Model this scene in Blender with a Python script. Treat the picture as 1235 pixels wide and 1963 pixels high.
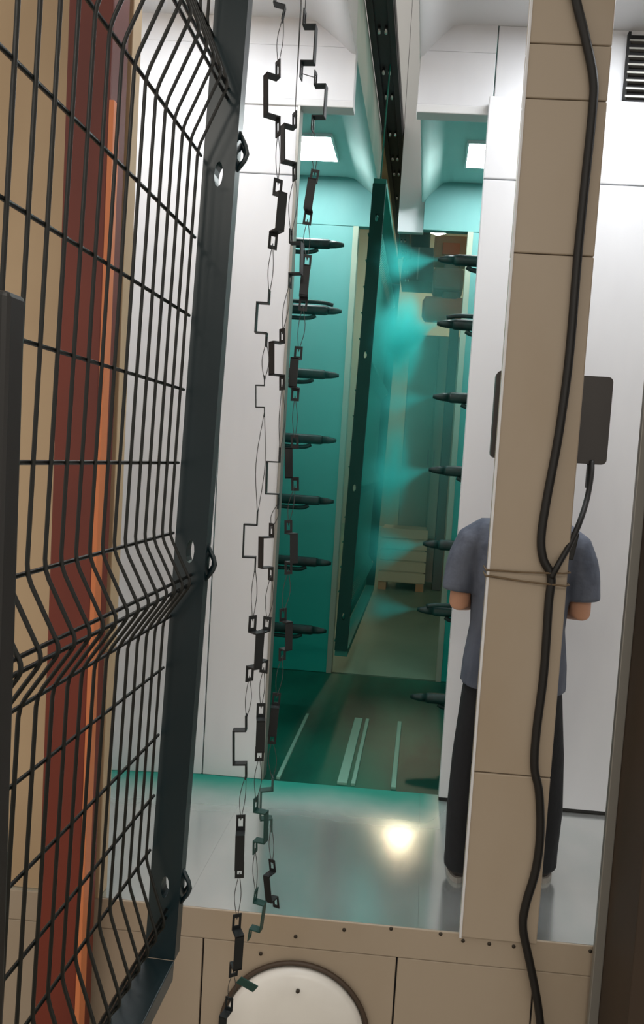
import bpy, bmesh, math, random
from mathutils import Vector, Matrix
random.seed(7)
for o in list(bpy.data.objects): bpy.data.objects.remove(o)
scn = bpy.context.scene
COL = scn.collection
PI = math.pi
# ------------------------------------------------------------------ camera
F, CX, CY, CZ = 1400.0, 740.0, 981.0, 2.36      # focal length and principal point in pixels, eye height
RX, RY = 1235.0, 1963.0
yc = Vector(((815-CX)/F, -(888-CY)/F, -1)).normalized()
rho = math.atan(.066)
zc = Vector((math.sin(rho), math.cos(rho), 0)); zc.z = -(zc.x*yc.x+zc.y*yc.y)/yc.z; zc.normalize()
xc = yc.cross(zc)
ROT = Matrix((xc, yc, zc))
cam_d = bpy.data.cameras.new('camera'); cam = bpy.data.objects.new('camera', cam_d); COL.objects.link(cam)
cam.matrix_world = Matrix.Translation((0, 0, CZ)) @ ROT.to_4x4()
cam_d.sensor_fit = 'VERTICAL'; cam_d.sensor_height = 36; cam_d.lens = F/RY*36
cam_d.shift_x = -(CX-RX/2)/RY; cam_d.shift_y = (CY-RY/2)/RY
cam_d.clip_start = .02
scn.camera = cam
scn.cycles.volume_bounces = 3
# ------------------------------------------------------------------ world and exposure
w = bpy.data.worlds.new('world'); scn.world = w; w.use_nodes = True
bg = w.node_tree.nodes['Background']; bg.inputs[0].default_value = (1, .92, .82, 1); bg.inputs[1].default_value = .60
vs = scn.view_settings
vs.view_transform = 'Standard'; vs.look = 'None'; vs.gamma = 1; vs.use_curve_mapping = False; vs.exposure = 0.2
VEST_LAMP, BOOTH_LAMP, HALL_LAMP, FILL_LAMP = 14.0, 35.0, 105.0, 34.0

# ------------------------------------------------------------------ helpers
def ray(x, y): return ROT @ Vector(((x-CX)/F, -(y-CY)/F, -1))
def atY(x, y, Y): r = ray(x, y); return r*(Y/r.y)+Vector((0, 0, CZ))
def atX(x, y, X): r = ray(x, y); return r*(X/r.x)+Vector((0, 0, CZ))
def lin(c): return tuple(((v/255)/12.92 if v/255 <= .04045 else ((v/255+.055)/1.055)**2.4) for v in c)+(1,)

def mat(name, c, rough=.6, metal=0., spec=.5, noise=None, bump=None, coat=0.):
    """noise = (second sRGB colour, scale, stretch xyz, low, high); bump = (scale, strength)"""
    m = bpy.data.materials.new(name); m.use_nodes = True
    nt = m.node_tree; b = nt.nodes['Principled BSDF']
    b.inputs['Base Color'].default_value = lin(c); b.inputs['Roughness'].default_value = rough
    b.inputs['Metallic'].default_value = metal; b.inputs['Specular IOR Level'].default_value = spec
    b.inputs['Coat Weight'].default_value = coat
    if noise or bump: tc = nt.nodes.new('ShaderNodeNewGeometry')
    if noise:
        c2, sc, st, lo, hi = noise
        mp = nt.nodes.new('ShaderNodeMapping'); mp.inputs['Scale'].default_value = st
        n = nt.nodes.new('ShaderNodeTexNoise'); n.inputs['Scale'].default_value = sc; n.inputs['Detail'].default_value = 4
        r = nt.nodes.new('ShaderNodeMapRange'); r.inputs[1].default_value = lo; r.inputs[2].default_value = hi
        mx = nt.nodes.new('ShaderNodeMix'); mx.data_type = 'RGBA'
        mx.inputs[6].default_value = lin(c); mx.inputs[7].default_value = lin(c2)
        nt.links.new(tc.outputs['Position'], mp.inputs[0]); nt.links.new(mp.outputs[0], n.inputs['Vector'])
        nt.links.new(n.outputs['Fac'], r.inputs[0]); nt.links.new(r.outputs[0], mx.inputs[0])
        nt.links.new(mx.outputs[2], b.inputs['Base Color'])
    if bump:
        n2 = nt.nodes.new('ShaderNodeTexNoise'); n2.inputs['Scale'].default_value = bump[0]; n2.inputs['Detail'].default_value = 3
        bp = nt.nodes.new('ShaderNodeBump'); bp.inputs['Strength'].default_value = bump[1]; bp.inputs['Distance'].default_value = .01
        nt.links.new(tc.outputs['Position'], n2.inputs['Vector'])
        nt.links.new(n2.outputs['Fac'], bp.inputs['Height']); nt.links.new(bp.outputs[0], b.inputs['Normal'])
    return m
def tint_by_height(m, c2, z0, z1):
    """blend towards c2 by height: full below z0, fading out at z1"""
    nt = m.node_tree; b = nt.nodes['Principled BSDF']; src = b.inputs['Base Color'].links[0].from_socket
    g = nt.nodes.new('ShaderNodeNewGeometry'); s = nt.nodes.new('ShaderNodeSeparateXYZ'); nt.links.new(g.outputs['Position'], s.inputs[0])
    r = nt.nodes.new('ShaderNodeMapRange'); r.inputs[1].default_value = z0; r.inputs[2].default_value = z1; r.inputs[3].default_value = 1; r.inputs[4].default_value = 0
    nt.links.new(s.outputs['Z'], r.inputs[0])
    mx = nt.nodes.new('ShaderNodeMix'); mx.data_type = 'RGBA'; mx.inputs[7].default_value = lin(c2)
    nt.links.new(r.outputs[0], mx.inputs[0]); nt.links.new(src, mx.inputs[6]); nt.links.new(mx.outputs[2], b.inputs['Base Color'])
def emis(name, c, s):
    m = bpy.data.materials.new(name); m.use_nodes = True; nt = m.node_tree; nt.nodes.clear()
    e = nt.nodes.new('ShaderNodeEmission'); e.inputs[0].default_value = c+(1,); e.inputs[1].default_value = s
    o = nt.nodes.new('ShaderNodeOutputMaterial'); nt.links.new(e.outputs[0], o.inputs[0]); return m

M = dict(
    white=mat('white_panel', (222, 223, 226), .38, noise=((208, 209, 213), 2.2, (1, 1, .3), .45, .75)),
    wceil=mat('ceiling_white', (214, 215, 216), .5),
    beige=mat('beige_panel', (170, 156, 138), .45, noise=((160, 143, 121), 1.6, (1, 1, .6), .4, .75)),
    beigew=mat('beige_wall', (190, 165, 132), .6, noise=((165, 140, 108), 1.5, (1, 1, .5), .4, .7)),
    orange=mat('warm_lit_orange', (206, 122, 76), .55),
    red=mat('oxide_red', (112, 44, 28), .55, noise=((92, 36, 26), 2.5, (1, 1, .5), .4, .7)),
    brown=mat('dark_brown', (66, 51, 36), .6, noise=((52, 40, 30), 2, (1, 1, .5), .4, .7)),
    gmetal=mat('grey_metal', (150, 148, 142), .4, .5),
    frame=mat('green_black_paint', (13, 36, 42), .34, spec=.6, noise=((8, 26, 31), 4, (1, 1, .4), .4, .7)),
    wire=mat('dark_wire', (16, 19, 16), .4, spec=.4),
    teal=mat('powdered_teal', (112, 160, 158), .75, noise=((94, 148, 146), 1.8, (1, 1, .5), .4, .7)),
    tealc=mat('powdered_ceiling', (178, 202, 198), .75, noise=((160, 192, 188), 1.6, (1, 1, 1), .4, .7)),
    cheek=mat('slot_cheek_pale', (206, 214, 206), .7, noise=((150, 190, 180), 2, (1, 1, 1), .4, .7)),
    teald=mat('powdered_floor', (6, 92, 74), .42, spec=.35, noise=((2, 62, 50), 3, (1, .4, 1), .4, .65)),
    railp=mat('powdered_rail', (110, 160, 142), .5),
    teal_panel=mat('teal_powder_panel', (8, 112, 98), .6),
    teal_post=mat('teal_powder_post', (0, 56, 48), .6, spec=.2),
    gun=mat('gun_black', (20, 62, 58), .5, noise=((12, 40, 38), 12, (1, 1, 1), .4, .6)),
    rail=mat('conveyor_rail', (52, 50, 56), .45, .4, noise=((84, 60, 48), 1.1, (1, .5, 1), .5, .7)),
    steel=mat('bright_steel', (190, 190, 186), .25, 1.),
    black=mat('black_plastic', (24, 23, 22), .42),
    rubber=mat('black_rubber', (20, 18, 16), .5),
    screen=mat('charcoal_box', (72, 69, 68), .45),
    bracket=mat('bracket_black', (26, 30, 32), .45, .3),
    bracketg=mat('bracket_green', (26, 66, 60), .45),
    thread=mat('thin_wire', (70, 72, 72), .4, .5),
    cover=mat('cover_white', (228, 226, 220), .3, noise=((214, 211, 204), 3, (1, 1, 1), .45, .7)),
    ring=mat('cover_ring', (70, 56, 44), .5),
    screw=mat('screw_dark', (60, 54, 46), .4, .6),
    twine=mat('twine', (108, 90, 68), .8),
    skin=mat('skin', (196, 146, 118), .55),
    shirt=mat('slate_shirt', (96, 102, 116), .85, noise=((74, 80, 94), 14, (1, 1, .35), .4, .65), bump=(16, .8)),
    trouser=mat('black_trousers', (20, 21, 25), .85, bump=(18, .6)),
    shoe=mat('dark_shoe', (48, 42, 40), .6), sole=mat('shoe_sole', (150, 146, 140), .7), hair=mat('black_hair', (18, 15, 13), .7),
    hallfloor=mat('hall_floor', (112, 146, 126), .35, noise=((86, 124, 106), .8, (1, 1, 1), .4, .7)),
    hallwall=mat('hall_wall', (160, 168, 150), .7), conc=mat('concrete', (150, 140, 124), .5, noise=((126, 116, 102), 1.5, (1, 1, 1), .4, .7)),
    rack=mat('rack_blue_grey', (86, 96, 92), .5), carton=mat('carton', (176, 140, 98), .8), carton2=mat('carton_pale', (186, 182, 150), .8),
    carton3=mat('carton_orange', (196, 112, 60), .8), dark=mat('dark_gap', (18, 18, 20), .8),
)

tint_by_height(M['teal'], (8, 170, 154), .9, 4.1)

def link(me, name, m=None, parent=None, smooth=False):
    o = bpy.data.objects.new(name, me); COL.objects.link(o)
    if m: me.materials.append(M[m] if isinstance(m, str) else m)
    if smooth:
        for p in me.polygons: p.use_smooth = True
    if parent: o.parent = parent
    return o
def obj(name, bm, m, parent=None, smooth=False):
    bmesh.ops.recalc_face_normals(bm, faces=bm.faces)
    me = bpy.data.meshes.new(name); bm.to_mesh(me); bm.free()
    return link(me, name, m, parent, smooth)
def tag(o, label, cat=None, group=None, kind=None):
    if label: o['label'] = label
    if cat: o['category'] = cat
    if group: o['group'] = group
    if kind: o['kind'] = kind
    return o
def struct(o, label, cat): return tag(o, label, cat, None, 'structure')
def empty(name, loc=(0, 0, 0), rot=(0, 0, 0)):
    o = bpy.data.objects.new(name, None); o.empty_display_size = .05; COL.objects.link(o); o.location = loc; o.rotation_euler = rot
    return o
def box(bm, x0, x1, y0, y1, z0, z1, bev=0.):
    r = bmesh.ops.create_cube(bm, size=1)
    vs_ = r['verts']
    bmesh.ops.scale(bm, vec=(x1-x0, y1-y0, z1-z0), verts=vs_)
    bmesh.ops.translate(bm, vec=((x0+x1)/2, (y0+y1)/2, (z0+z1)/2), verts=vs_)
    if bev:
        bmesh.ops.bevel(bm, geom=list({e for v in vs_ for e in v.link_edges}), offset=bev, segments=2, affect='EDGES', profile=.5)
    return bm
def B(*a, bev=0.):
    return box(bmesh.new(), *a, bev=bev)
def tube(bm, pts, r, n=6, caps=True):
    """tube along a polyline; r a number or a list; parallel-transported frame"""
    pts = [Vector(p) for p in pts]; rings = []
    rs = r if isinstance(r, (list, tuple)) else [r]*len(pts)
    t0 = (pts[1]-pts[0]).normalized()
    u = t0.orthogonal().normalized()
    for i, p in enumerate(pts):
        a = (pts[i]-pts[i-1]).normalized() if i else t0
        b = (pts[i+1]-pts[i]).normalized() if i < len(pts)-1 else a
        t = (a+b); t = t.normalized() if t.length > 1e-6 else a
        u = (u-t*u.dot(t)).normalized(); v = t.cross(u)
        k = 1/max(.5, math.sqrt(max(0, (1+a.dot(b))/2)))
        rings.append([bm.verts.new(p+(u*math.cos(2*PI*j/n)+v*math.sin(2*PI*j/n))*rs[i]*min(k, 1.4)) for j in range(n)])
    for A, Bq in zip(rings, rings[1:]):
        for j in range(n): bm.faces.new((A[j], A[(j+1) % n], Bq[(j+1) % n], Bq[j]))
    if caps: bm.faces.new(rings[0][::-1]); bm.faces.new(rings[-1])
    return bm
def T(pts, r, n=6): return tube(bmesh.new(), pts, r, n)
def spline(pts, sub=8):
    P = [Vector(p) for p in pts]; P = [2*P[0]-P[1]]+P+[2*P[-1]-P[-2]]; out = []
    for i in range(1, len(P)-2):
        for k in range(sub):
            t = k/sub
            out.append(.5*((2*P[i])+(P[i+1]-P[i-1])*t+(2*P[i-1]-5*P[i]+4*P[i+1]-P[i+2])*t*t+(3*P[i]-P[i-1]-3*P[i+1]+P[i+2])*t**3))
    out.append(P[-2]); return out
def lathe(bm, prof, n=32, axis='Z', c=(0, 0, 0)):
    rings = []
    for r, h in prof:
        ring = []
        for j in range(n):
            a = 2*PI*j/n
            p = {'Z': (r*math.cos(a), r*math.sin(a), h), 'X': (h, r*math.cos(a), r*math.sin(a)), 'Y': (r*math.cos(a), h, r*math.sin(a))}[axis]
            ring.append(bm.verts.new(Vector(p)+Vector(c)))
        rings.append(ring)
    for A, Bq in zip(rings, rings[1:]):
        for j in range(n): bm.faces.new((A[j], A[(j+1) % n], Bq[(j+1) % n], Bq[j]))
    bm.faces.new(rings[0][::-1]); bm.faces.new(rings[-1]); return bm
def extrude_profile(bm, prof, y0, y1):
    """closed polygon of (x, z) pushed from y0 to y1"""
    a = [bm.verts.new((x, y0, z)) for x, z in prof]; b = [bm.verts.new((x, y1, z)) for x, z in prof]
    n = len(prof)
    for i in range(n): bm.faces.new((a[i], a[(i+1) % n], b[(i+1) % n], b[i]))
    bm.faces.new(a[::-1]); bm.faces.new(b); return bm

# ------------------------------------------------------------------ the setting
ZP = .75            # walking level of the coating booth
YF, YB, YE = 2.44, 3.48, 5.35    # front edge of platform, booth front wall, booth far wall
ZC = 4.36; ZO = 4.0; ZL = 4.21   # ceiling, opening head, lip of the conveyor slot
OL, OR_ = -.70, .18              # opening sides
struct(obj('floor', B(-6, 5, -4, 24, -.1, 0), 'conc'), 'dark concrete shop floor below the platform', 'floor')

# platform: floor plates with a teal stained middle
pl = struct(obj('floor_platform', B(-1.78, 2.2, YF+.02, YB, ZP-.06, ZP-.004), 'gmetal'), 'glossy raised platform floor in front of the booth opening', 'floor')
def floor_mat(name, c, streak, rough):
    """polished plate; powder lies dull and thick along the booth wall"""
    m = mat(name, c, rough, spec=.6, noise=(streak, 2.6, (1, .55, 1), .42, .68), bump=(2.2, .04))
    nt = m.node_tree; b = nt.nodes['Principled BSDF']
    src = b.inputs['Base Color'].links[0].from_socket
    g = nt.nodes.new('ShaderNodeNewGeometry'); s = nt.nodes.new('ShaderNodeSeparateXYZ'); nt.links.new(g.outputs['Position'], s.inputs[0])
    n = nt.nodes.new('ShaderNodeTexNoise'); n.inputs['Scale'].default_value = 4
    nt.links.new(g.outputs['Position'], n.inputs['Vector'])
    a = nt.nodes.new('ShaderNodeMath'); a.operation = 'MULTIPLY_ADD'; a.inputs[1].default_value = .16
    nt.links.new(n.outputs['Fac'], a.inputs[0]); nt.links.new(s.outputs['Y'], a.inputs[2])
    r = nt.nodes.new('ShaderNodeMapRange'); r.inputs[1].default_value = 3.13; r.inputs[2].default_value = 3.56; r.interpolation_type = 'SMOOTHSTEP'
    nt.links.new(a.outputs[0], r.inputs[0])
    xr = nt.nodes.new('ShaderNodeMapRange'); xr.inputs[1].default_value = .10; xr.inputs[2].default_value = .26; xr.inputs[3].default_value = 1; xr.inputs[4].default_value = 0
    nt.links.new(s.outputs['X'], xr.inputs[0])
    fm = nt.nodes.new('ShaderNodeMath'); fm.operation = 'MULTIPLY'; nt.links.new(r.outputs[0], fm.inputs[0]); nt.links.new(xr.outputs[0], fm.inputs[1])
    mx = nt.nodes.new('ShaderNodeMix'); mx.data_type = 'RGBA'; mx.inputs[7].default_value = lin((8, 140, 122))
    nt.links.new(fm.outputs[0], mx.inputs[0]); nt.links.new(src, mx.inputs[6]); nt.links.new(mx.outputs[2], b.inputs['Base Color'])
    for sock, v0, v1 in (('Roughness', rough, .6), ('Metallic', .78, 0)):
        q = nt.nodes.new('ShaderNodeMapRange'); q.inputs[3].default_value = v0; q.inputs[4].default_value = v1
        nt.links.new(fm.outputs[0], q.inputs[0]); nt.links.new(q.outputs[0], b.inputs[sock])
    return m
fmw = floor_mat('floor_polished', (226, 229, 227), (198, 208, 206), .17)
for x0, x1 in ((-1.78, -.741), (-.7405, .0875), (.088, 2.2)):
    obj('floor_plate', B(x0, x1, YF, YB, ZP-.02, ZP), fmw, pl)

# platform fascia: beige sheets with a screwed top strip
fas = struct(obj('wall_front', B(-6, 2.2, YF+.012, YF+.06, 0, ZP-.006), 'dark'), 'beige sheet cladding under the platform edge', 'wall')
zs = ZP-.115
obj('top_strip', B(.724, 2.2, YF-.004, YF+.02, zs+.004, ZP-.002, bev=.003), 'beige', fas)
obj('top_strip', B(-1.2, .72, YF-.004, YF+.02, zs+.004, ZP-.002, bev=.003), 'beige', fas)
xs = [-1.6, -.665, .022, .5, 1.2, 2.2]
for a, b in zip(xs, xs[1:]): obj('panel', B(a+.003, b-.003, YF, YF+.02, .0, zs, bev=.003), 'beige', fas)
obj('panel', B(-3.2, -1.606, YF, YF+.02, .0, zs, bev=.003), 'beige', fas)
obj('top_strip', B(-3.2, -1.204, YF-.004, YF+.02, zs+.004, ZP-.002, bev=.003), 'beige', fas)
for px, py in [(888, 1803), (938, 1809), (985, 1814), (1132, 1823), (567, 1795), (660, 1782), (750, 1780), (500, 1828), (845, 1790)]:
    p = atY(px, py, YF-.004)
    b = lathe(bmesh.new(), [(.0065, 0), (.0065, -.003), (.003, -.005)], 10, 'Y', p); obj('screw', b, 'screw', fas)

# booth front wall: slab pieces round the opening and conveyor slot
wb = empty('wall_back', (0, YB, ZP)); struct(wb, 'white panelled front wall of the powder booth', 'wall')
def wp(name, *a, m='white', bev=.004, par=wb):
    o = obj(name, B(*a, bev=bev), m, par); o.matrix_parent_inverse = Matrix.Translation(-Vector(par.location)); return o
SL, SR = -.445, -.15
zj = 3.66
wp('panel', -.995, OL, YB, YB+.06, ZP, zj-.002); wp('panel', -.995, OL, YB, YB+.06, zj+.002, ZO)
wp('panel', -1.80, SL, YB-.004, YB+.06, ZO+.0, ZL+.03)
wp('panel', SR, .195, YB-.004, YB+.06, ZO, ZL+.03)
wp('panel', .2, 2.3, YB-.004, YB+.06, ZO+.02, ZC)
# upper strips next to the sloping lips
def poly_panel(pts):
    b = bmesh.new(); v = [b.verts.new((x, YB-.003, z)) for x, z in pts]; v2 = [b.verts.new((x, YB+.058, z)) for x, z in pts]; n = len(pts)
    for i in range(n): b.faces.new((v[i], v[(i+1) % n], v2[(i+1) % n], v2[i]))
    b.faces.new(v[::-1]); b.faces.new(v2); o = obj('panel', b, 'white', wb); o.matrix_parent_inverse = Matrix.Translation(-Vector(wb.location))
poly_panel([(-1.8, ZL+.03), (SL, ZL+.03), (SL, ZL+.04), (-.66, ZC), (-1.8, ZC)])
poly_panel([(SR, ZL+.03), (.195, ZL+.03), (.195, ZC), (-.01, ZC), (SR, ZL+.04)])
# left wing panels bend slightly towards the viewer
wing = obj('panel', B(-.86, -.002, 0, .05, ZP, ZO-.0, bev=.004), 'white', wb); wing.matrix_parent_inverse = Matrix.Translation(-Vector(wb.location))
wing.location = (-.998, YB, 0); wing.rotation_euler = (0, 0, math.radians(6))
wp('edge_trim', OL-.002, OL+.012, YB-.006, YB+.066, ZP, ZO, m='gmetal', bev=.002)
wp('head_trim', -1.0, SL+.002, YB-.008, YB+.07, ZO-.03, ZO+.001, m='wceil', bev=.004)
wp('head_trim', SR-.002, .2, YB-.008, YB+.07, ZO-.036, ZO+.001, m='wceil', bev=.004)

# sliding white door beside the opening
dr = empty('door_1', (.18, 3.41, ZP)); struct(dr, 'tall white sliding door panel right of the opening', 'door')
for z0, z1 in ((ZP+.02, 3.655), (3.66, 4.02)):
    wp('door_leaf', .175, 2.0, 3.41, 3.46, z0, z1, par=dr)
wp('gap_shade', .176, 2.0, 3.418, 3.455, ZP+.004, ZP+.02, m='rubber', bev=0, par=dr)  # dark strip standing in for the shaded gap under the door

# ceilings with lips that dip and then rise to the conveyor track
BZ = CZ+2.35
lipL = [(-1.8, ZC), (-.70, ZC), (-.64, ZC-.01), (-.52, ZL+.05), (-.47, ZL+.005), (SL, ZL), (SL-.004, ZL+.02), (-.52, ZL+.16), (-1.8, ZC+.1)]
lipR = [(2.3, ZC), (.05, ZC), (-.01, ZC-.01), (-.10, ZL+.05), (-.135, ZL+.005), (SR, ZL), (SR-.004, ZL+.02), (-.08, ZL+.16), (2.3, ZC+.1)]
chkL = [(SL-.002, ZL+.012), (-.452, ZL+.25), (-.474, BZ), (-.52, BZ), (-.49, ZL+.25), (SL-.03, ZL+.03)]
chkR = [(SR+.002, ZL+.012), (SR-.006, ZL+.09), (SR+.01, ZL+.10), (SR+.03, ZL+.03)]
for y0, y1, m, m2, lab in ((2.3, YB, 'wceil', 'wceil', 'white ceiling over the platform with rounded slot lips'), (YB+.001, YE, 'tealc', 'cheek', 'teal dusted booth ceiling with rounded slot lips')):
    c = empty('ceiling', (0, y0, ZC)); struct(c, lab, 'ceiling')
    for nm, pr, mm in (('ceiling_half', lipL, m), ('ceiling_half', lipR, m), ('slot_cheek', chkL, m2), ('slot_cheek', chkR, m2)):
        o = obj(nm, extrude_profile(bmesh.new(), pr, y0, y1), mm, c); o.matrix_parent_inverse = Matrix.Translation(-Vector(c.location))
        o.data.set_sharp_from_angle(angle=math.radians(50))
# booth shell
BL, BR = -1.38, .86
def slab(name, lab, cat, m, *a): return struct(obj(name, B(*a), m), lab, cat)
slab('floor_booth', 'dark green glossy booth floor dusted with powder', 'floor', 'teald', BL, BR, YB+.0, YE, ZP-.06, ZP-.002)
wl = empty('wall_booth_left', (BL, YB, ZP)); struct(wl, 'teal dusted left side wall of the booth', 'wall')
wr = empty('wall_booth_right', (BR, YB, ZP)); struct(wr, 'teal dusted right side wall of the booth', 'wall')
for par, x0, x1, ys in ((wl, BL-.05, BL, 4.6), (wr, BR, BR+.05, 4.1)):
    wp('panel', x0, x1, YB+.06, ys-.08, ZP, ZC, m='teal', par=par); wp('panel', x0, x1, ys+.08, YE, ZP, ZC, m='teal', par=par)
wf = empty('wall_far', (0, YE, ZP)); struct(wf, 'teal dusted far end wall of the booth with opening', 'wall')
FL, FR = -.60, .20
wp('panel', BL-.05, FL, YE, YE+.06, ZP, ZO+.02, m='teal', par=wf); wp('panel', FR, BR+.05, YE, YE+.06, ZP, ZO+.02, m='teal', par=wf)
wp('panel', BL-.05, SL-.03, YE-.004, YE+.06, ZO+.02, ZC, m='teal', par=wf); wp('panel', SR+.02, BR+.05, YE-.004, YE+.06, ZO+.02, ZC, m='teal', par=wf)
wp('edge_trim', FL-.03, FL+.01, YE-.012, YE+.07, ZP, ZO+.02, m='hallwall', bev=.002, par=wf)
wp('edge_trim', FR-.01, FR+.03, YE-.012, YE+.07, ZP, ZO+.02, m='hallwall', bev=.002, par=wf)
bh = empty('wall_bulkhead', (0, YE, ZC+.1)); struct(bh, 'white bulkhead above the far end of the booth', 'wall')
for x0, x1, z0, z1 in ((-2.6, -.475, ZC, 7.5), (-.315, SR+.02, ZO+.02, 7.5), (SR+.021, 3.4, ZC, 7.5), (-.473, -.317, BZ+.065, 7.5)):
    wp('panel', x0, x1, YE+.07, YE+.12, z0, z1, par=bh)
# drain rails in the booth floor
for x, wd in ((-.30, .05), (-.245, .022), (-.045, .026), (-.62, .02)):
    tag(obj('floor_rail', B(x-wd/2, x+wd/2, YB+.02, 4.42, ZP-.004, ZP+.012, bev=.003), 'railp'), {-.30: 'broad pale metal rail on the dark booth floor', -.245: 'narrow pale rail beside the broad floor rail', -.045: 'rightmost thin metal rail on the dark booth floor', -.62: 'faint thin rail at the left of the booth floor'}[x], 'rail', 'rails on the booth floor')

# side walls of the vestibule and the outside shell
slab('wall_left', 'white side wall at the far left of the platform', 'wall', 'white', -1.86, -1.80, YF+.1, YB+.06, ZP, ZC)
slab('wall_right', 'white side wall at the far right of the platform', 'wall', 'white', 2.2, 2.26, YF+.1, YB+.06, ZP, ZC)
lw = struct(obj('wall_outside_left', B(-6, -1.10, YF+.03, YF+.09, ZP-.1, 5.2), 'beigew'), 'beige wall seen through the left mesh panel', 'wall')
for x0, x1 in ((-3.2, -2.2), (-2.196, -1.60), (-1.596, -1.075)):
    obj('panel', B(x0, x1, YF+.012, YF+.03, ZP, 5.0, bev=.003), 'beigew', lw)
obj('edge_strip', B(-1.073, -1.045, YF-.01, YF+.06, ZP, 5.0, bev=.003), 'beigew', lw)
rc = tag(obj('steel_column', B(-1.175, -1.035, 2.26, 2.38, .012, 5.2, bev=.006), 'red'), 'rusty red steel column behind the left mesh panel', 'column')
obj('edge_strip', B(-1.036, -1.02, 2.255, 2.30, .012, 3.4, bev=.002), 'orange', rc)  # orange strip paints the warm light on the column's right side
obj('base_plate', B(-1.24, -.97, 2.2, 2.43, 0, .012), 'red', rc)

bw = struct(obj('wall_outside_right', B(.715, 1.0, 2.1, 2.40, 0, 4.6, bev=.004), 'brown'), 'dark brown wall end at the right edge with grey metal corner', 'wall')
obj('corner_strip', B(.682, .715, 2.385, 2.41, 0, 4.6, bev=.003), 'gmetal', bw)

# hall beyond the booth
slab('wall_hall_far', 'pale beige wall at the far end of the hall beyond the booth', 'wall', 'hallwall', -6, 6, 18, 18.1, ZP-.1, 9)
slab('wall_hall_left', 'pale wall of the hall seen past the hanging panel', 'wall', 'hallwall', -2.6, -2.5, YE+.6, 18, ZP-.1, 9)
slab('wall_hall_right', 'pale wall on the right of the hall beyond the booth', 'wall', 'hallwall', 3.4, 3.5, YE+.6, 18, ZP-.1, 9)
slab('ceiling_hall', 'dim roof of the hall beyond the booth', 'ceiling', 'conc', -6, 6, YE+.6, 18.1, 9, 9.1)
slab('floor_hall', 'pale floor of the hall beyond the booth', 'floor', 'hallfloor', -2.5, 3.4, YE+.06, 18, ZP-.1, ZP-.01)

# ------------------------------------------------------------------ lamps
def ceiling_lamp(x0, x1, y0, y1, z, s, label, col=(1, 1, 1)):
    e = empty('ceiling_lamp', ((x0+x1)/2, (y0+y1)/2, z)); tag(e, label, 'lamp', 'flat white ceiling lamps')
    L = Vector(e.location)
    for nm, bm, m in (('diffuser', B(x0+.01, x1-.01, y0+.01, y1-.01, z-.016, z-.004), emis('lamp_light', col, s)),
                      ('lamp_frame', None, 'wceil')):
        if bm is None:
            bm = bmesh.new()
            box(bm, x0, x1, y0, y0+.012, z-.018, z); box(bm, x0, x1, y1-.012, y1, z-.018, z)
            box(bm, x0, x0+.012, y0+.012, y1-.012, z-.018, z); box(bm, x1-.012, x1, y0+.012, y1-.012, z-.018, z)
        o = obj(nm, bm, m, e); o.matrix_parent_inverse = Matrix.Translation(-L)
    if z < 4.35:
        for dx in (-.4, .4):
            o = obj('lamp_cord', T([(L.x+dx, L.y, z-.002), (L.x+dx, L.y, z+3.2)], .006), 'black', e); o.matrix_parent_inverse = Matrix.Translation(-L)
ceiling_lamp(-1.12, -.715, 4.66, 5.05, ZC, BOOTH_LAMP, 'bright white lamp in the booth ceiling, left of the conveyor', (.93, 1, 1))
ceiling_lamp(.125, .53, 4.66, 5.05, ZC, BOOTH_LAMP, 'bright white lamp in the booth ceiling, right of the conveyor', (.93, 1, 1))
ceiling_lamp(-1.5, -.72, 2.55, 3.05, ZC, VEST_LAMP, 'white ceiling lamp over the left of the platform', (.94, .97, 1))
ceiling_lamp(.3, 1.5, 2.55, 3.05, ZC, VEST_LAMP, 'white ceiling lamp over the right of the platform', (.94, .97, 1))
for x, side in ((-1.2, 'left'), (.15, 'right')):
    ceiling_lamp(x-.6, x+.6, -2.5, -2.1, 4.3, FILL_LAMP, 'long added fill lamp high behind the viewer, %s one' % side, (1, .93, .84))  # added front fill, unseen; lifts the lower walls
# warm high-bay lamp in the hall
hl = empty('high_bay_lamp', (-.06, 15, 7.42)); tag(hl, 'warm high-bay lamp hanging in the hall behind the booth', 'lamp')
o = obj('bulb', lathe(bmesh.new(), [(.02, -.5), (.2, -.42), (.28, -.25), (.22, -.08), (.08, 0)], 24), emis('warm_bulb', (1, .80, .55), HALL_LAMP), hl, True)
obj('lamp_shade', lathe(bmesh.new(), [(.10, .005), (.40, -.20), (.42, -.20), (.14, .1), (.06, .2)], 24), 'gmetal', hl, True)
obj('lamp_cord', T([(0, 0, .18), (0, 0, 1.6)], .015), 'black', hl)

# ------------------------------------------------------------------ conveyor
cv = empty('conveyor_track', (-.395, 0, BZ)); tag(cv, 'dark overhead conveyor track running into the booth', 'conveyor')
cx0, cx1 = -.472, -.318
def ch(o, par): o.matrix_parent_inverse = Matrix.Translation(-Vector(par.location)); return o
ch(obj('track', B(cx0, cx1, -.6, 8.6, BZ, BZ+.06, bev=.006), 'rail', cv), cv)
ch(obj('track_lip', B(cx0+.005, cx0+.04, -.6, 8.6, BZ-.02, BZ+.002, bev=.003), 'rail', cv), cv)
ch(obj('track_lip', B(cx1-.04, cx1-.005, -.6, 8.6, BZ-.02, BZ+.002, bev=.003), 'rail', cv), cv)
for i in range(15):
    y = 3.6+i*.42+(.12 if i % 3 else 0)
    ch(obj('roller', lathe(bmesh.new(), [(.015, -.008), (.018, -.004), (.018, .004), (.015, .008)], 12, 'X', (-.412, y, BZ-.018)), 'steel', cv), cv)
    ch(obj('roller', lathe(bmesh.new(), [(.015, -.008), (.018, -.004), (.018, .004), (.015, .008)], 12, 'X', (-.375, y, BZ-.018)), 'steel', cv), cv)

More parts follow.
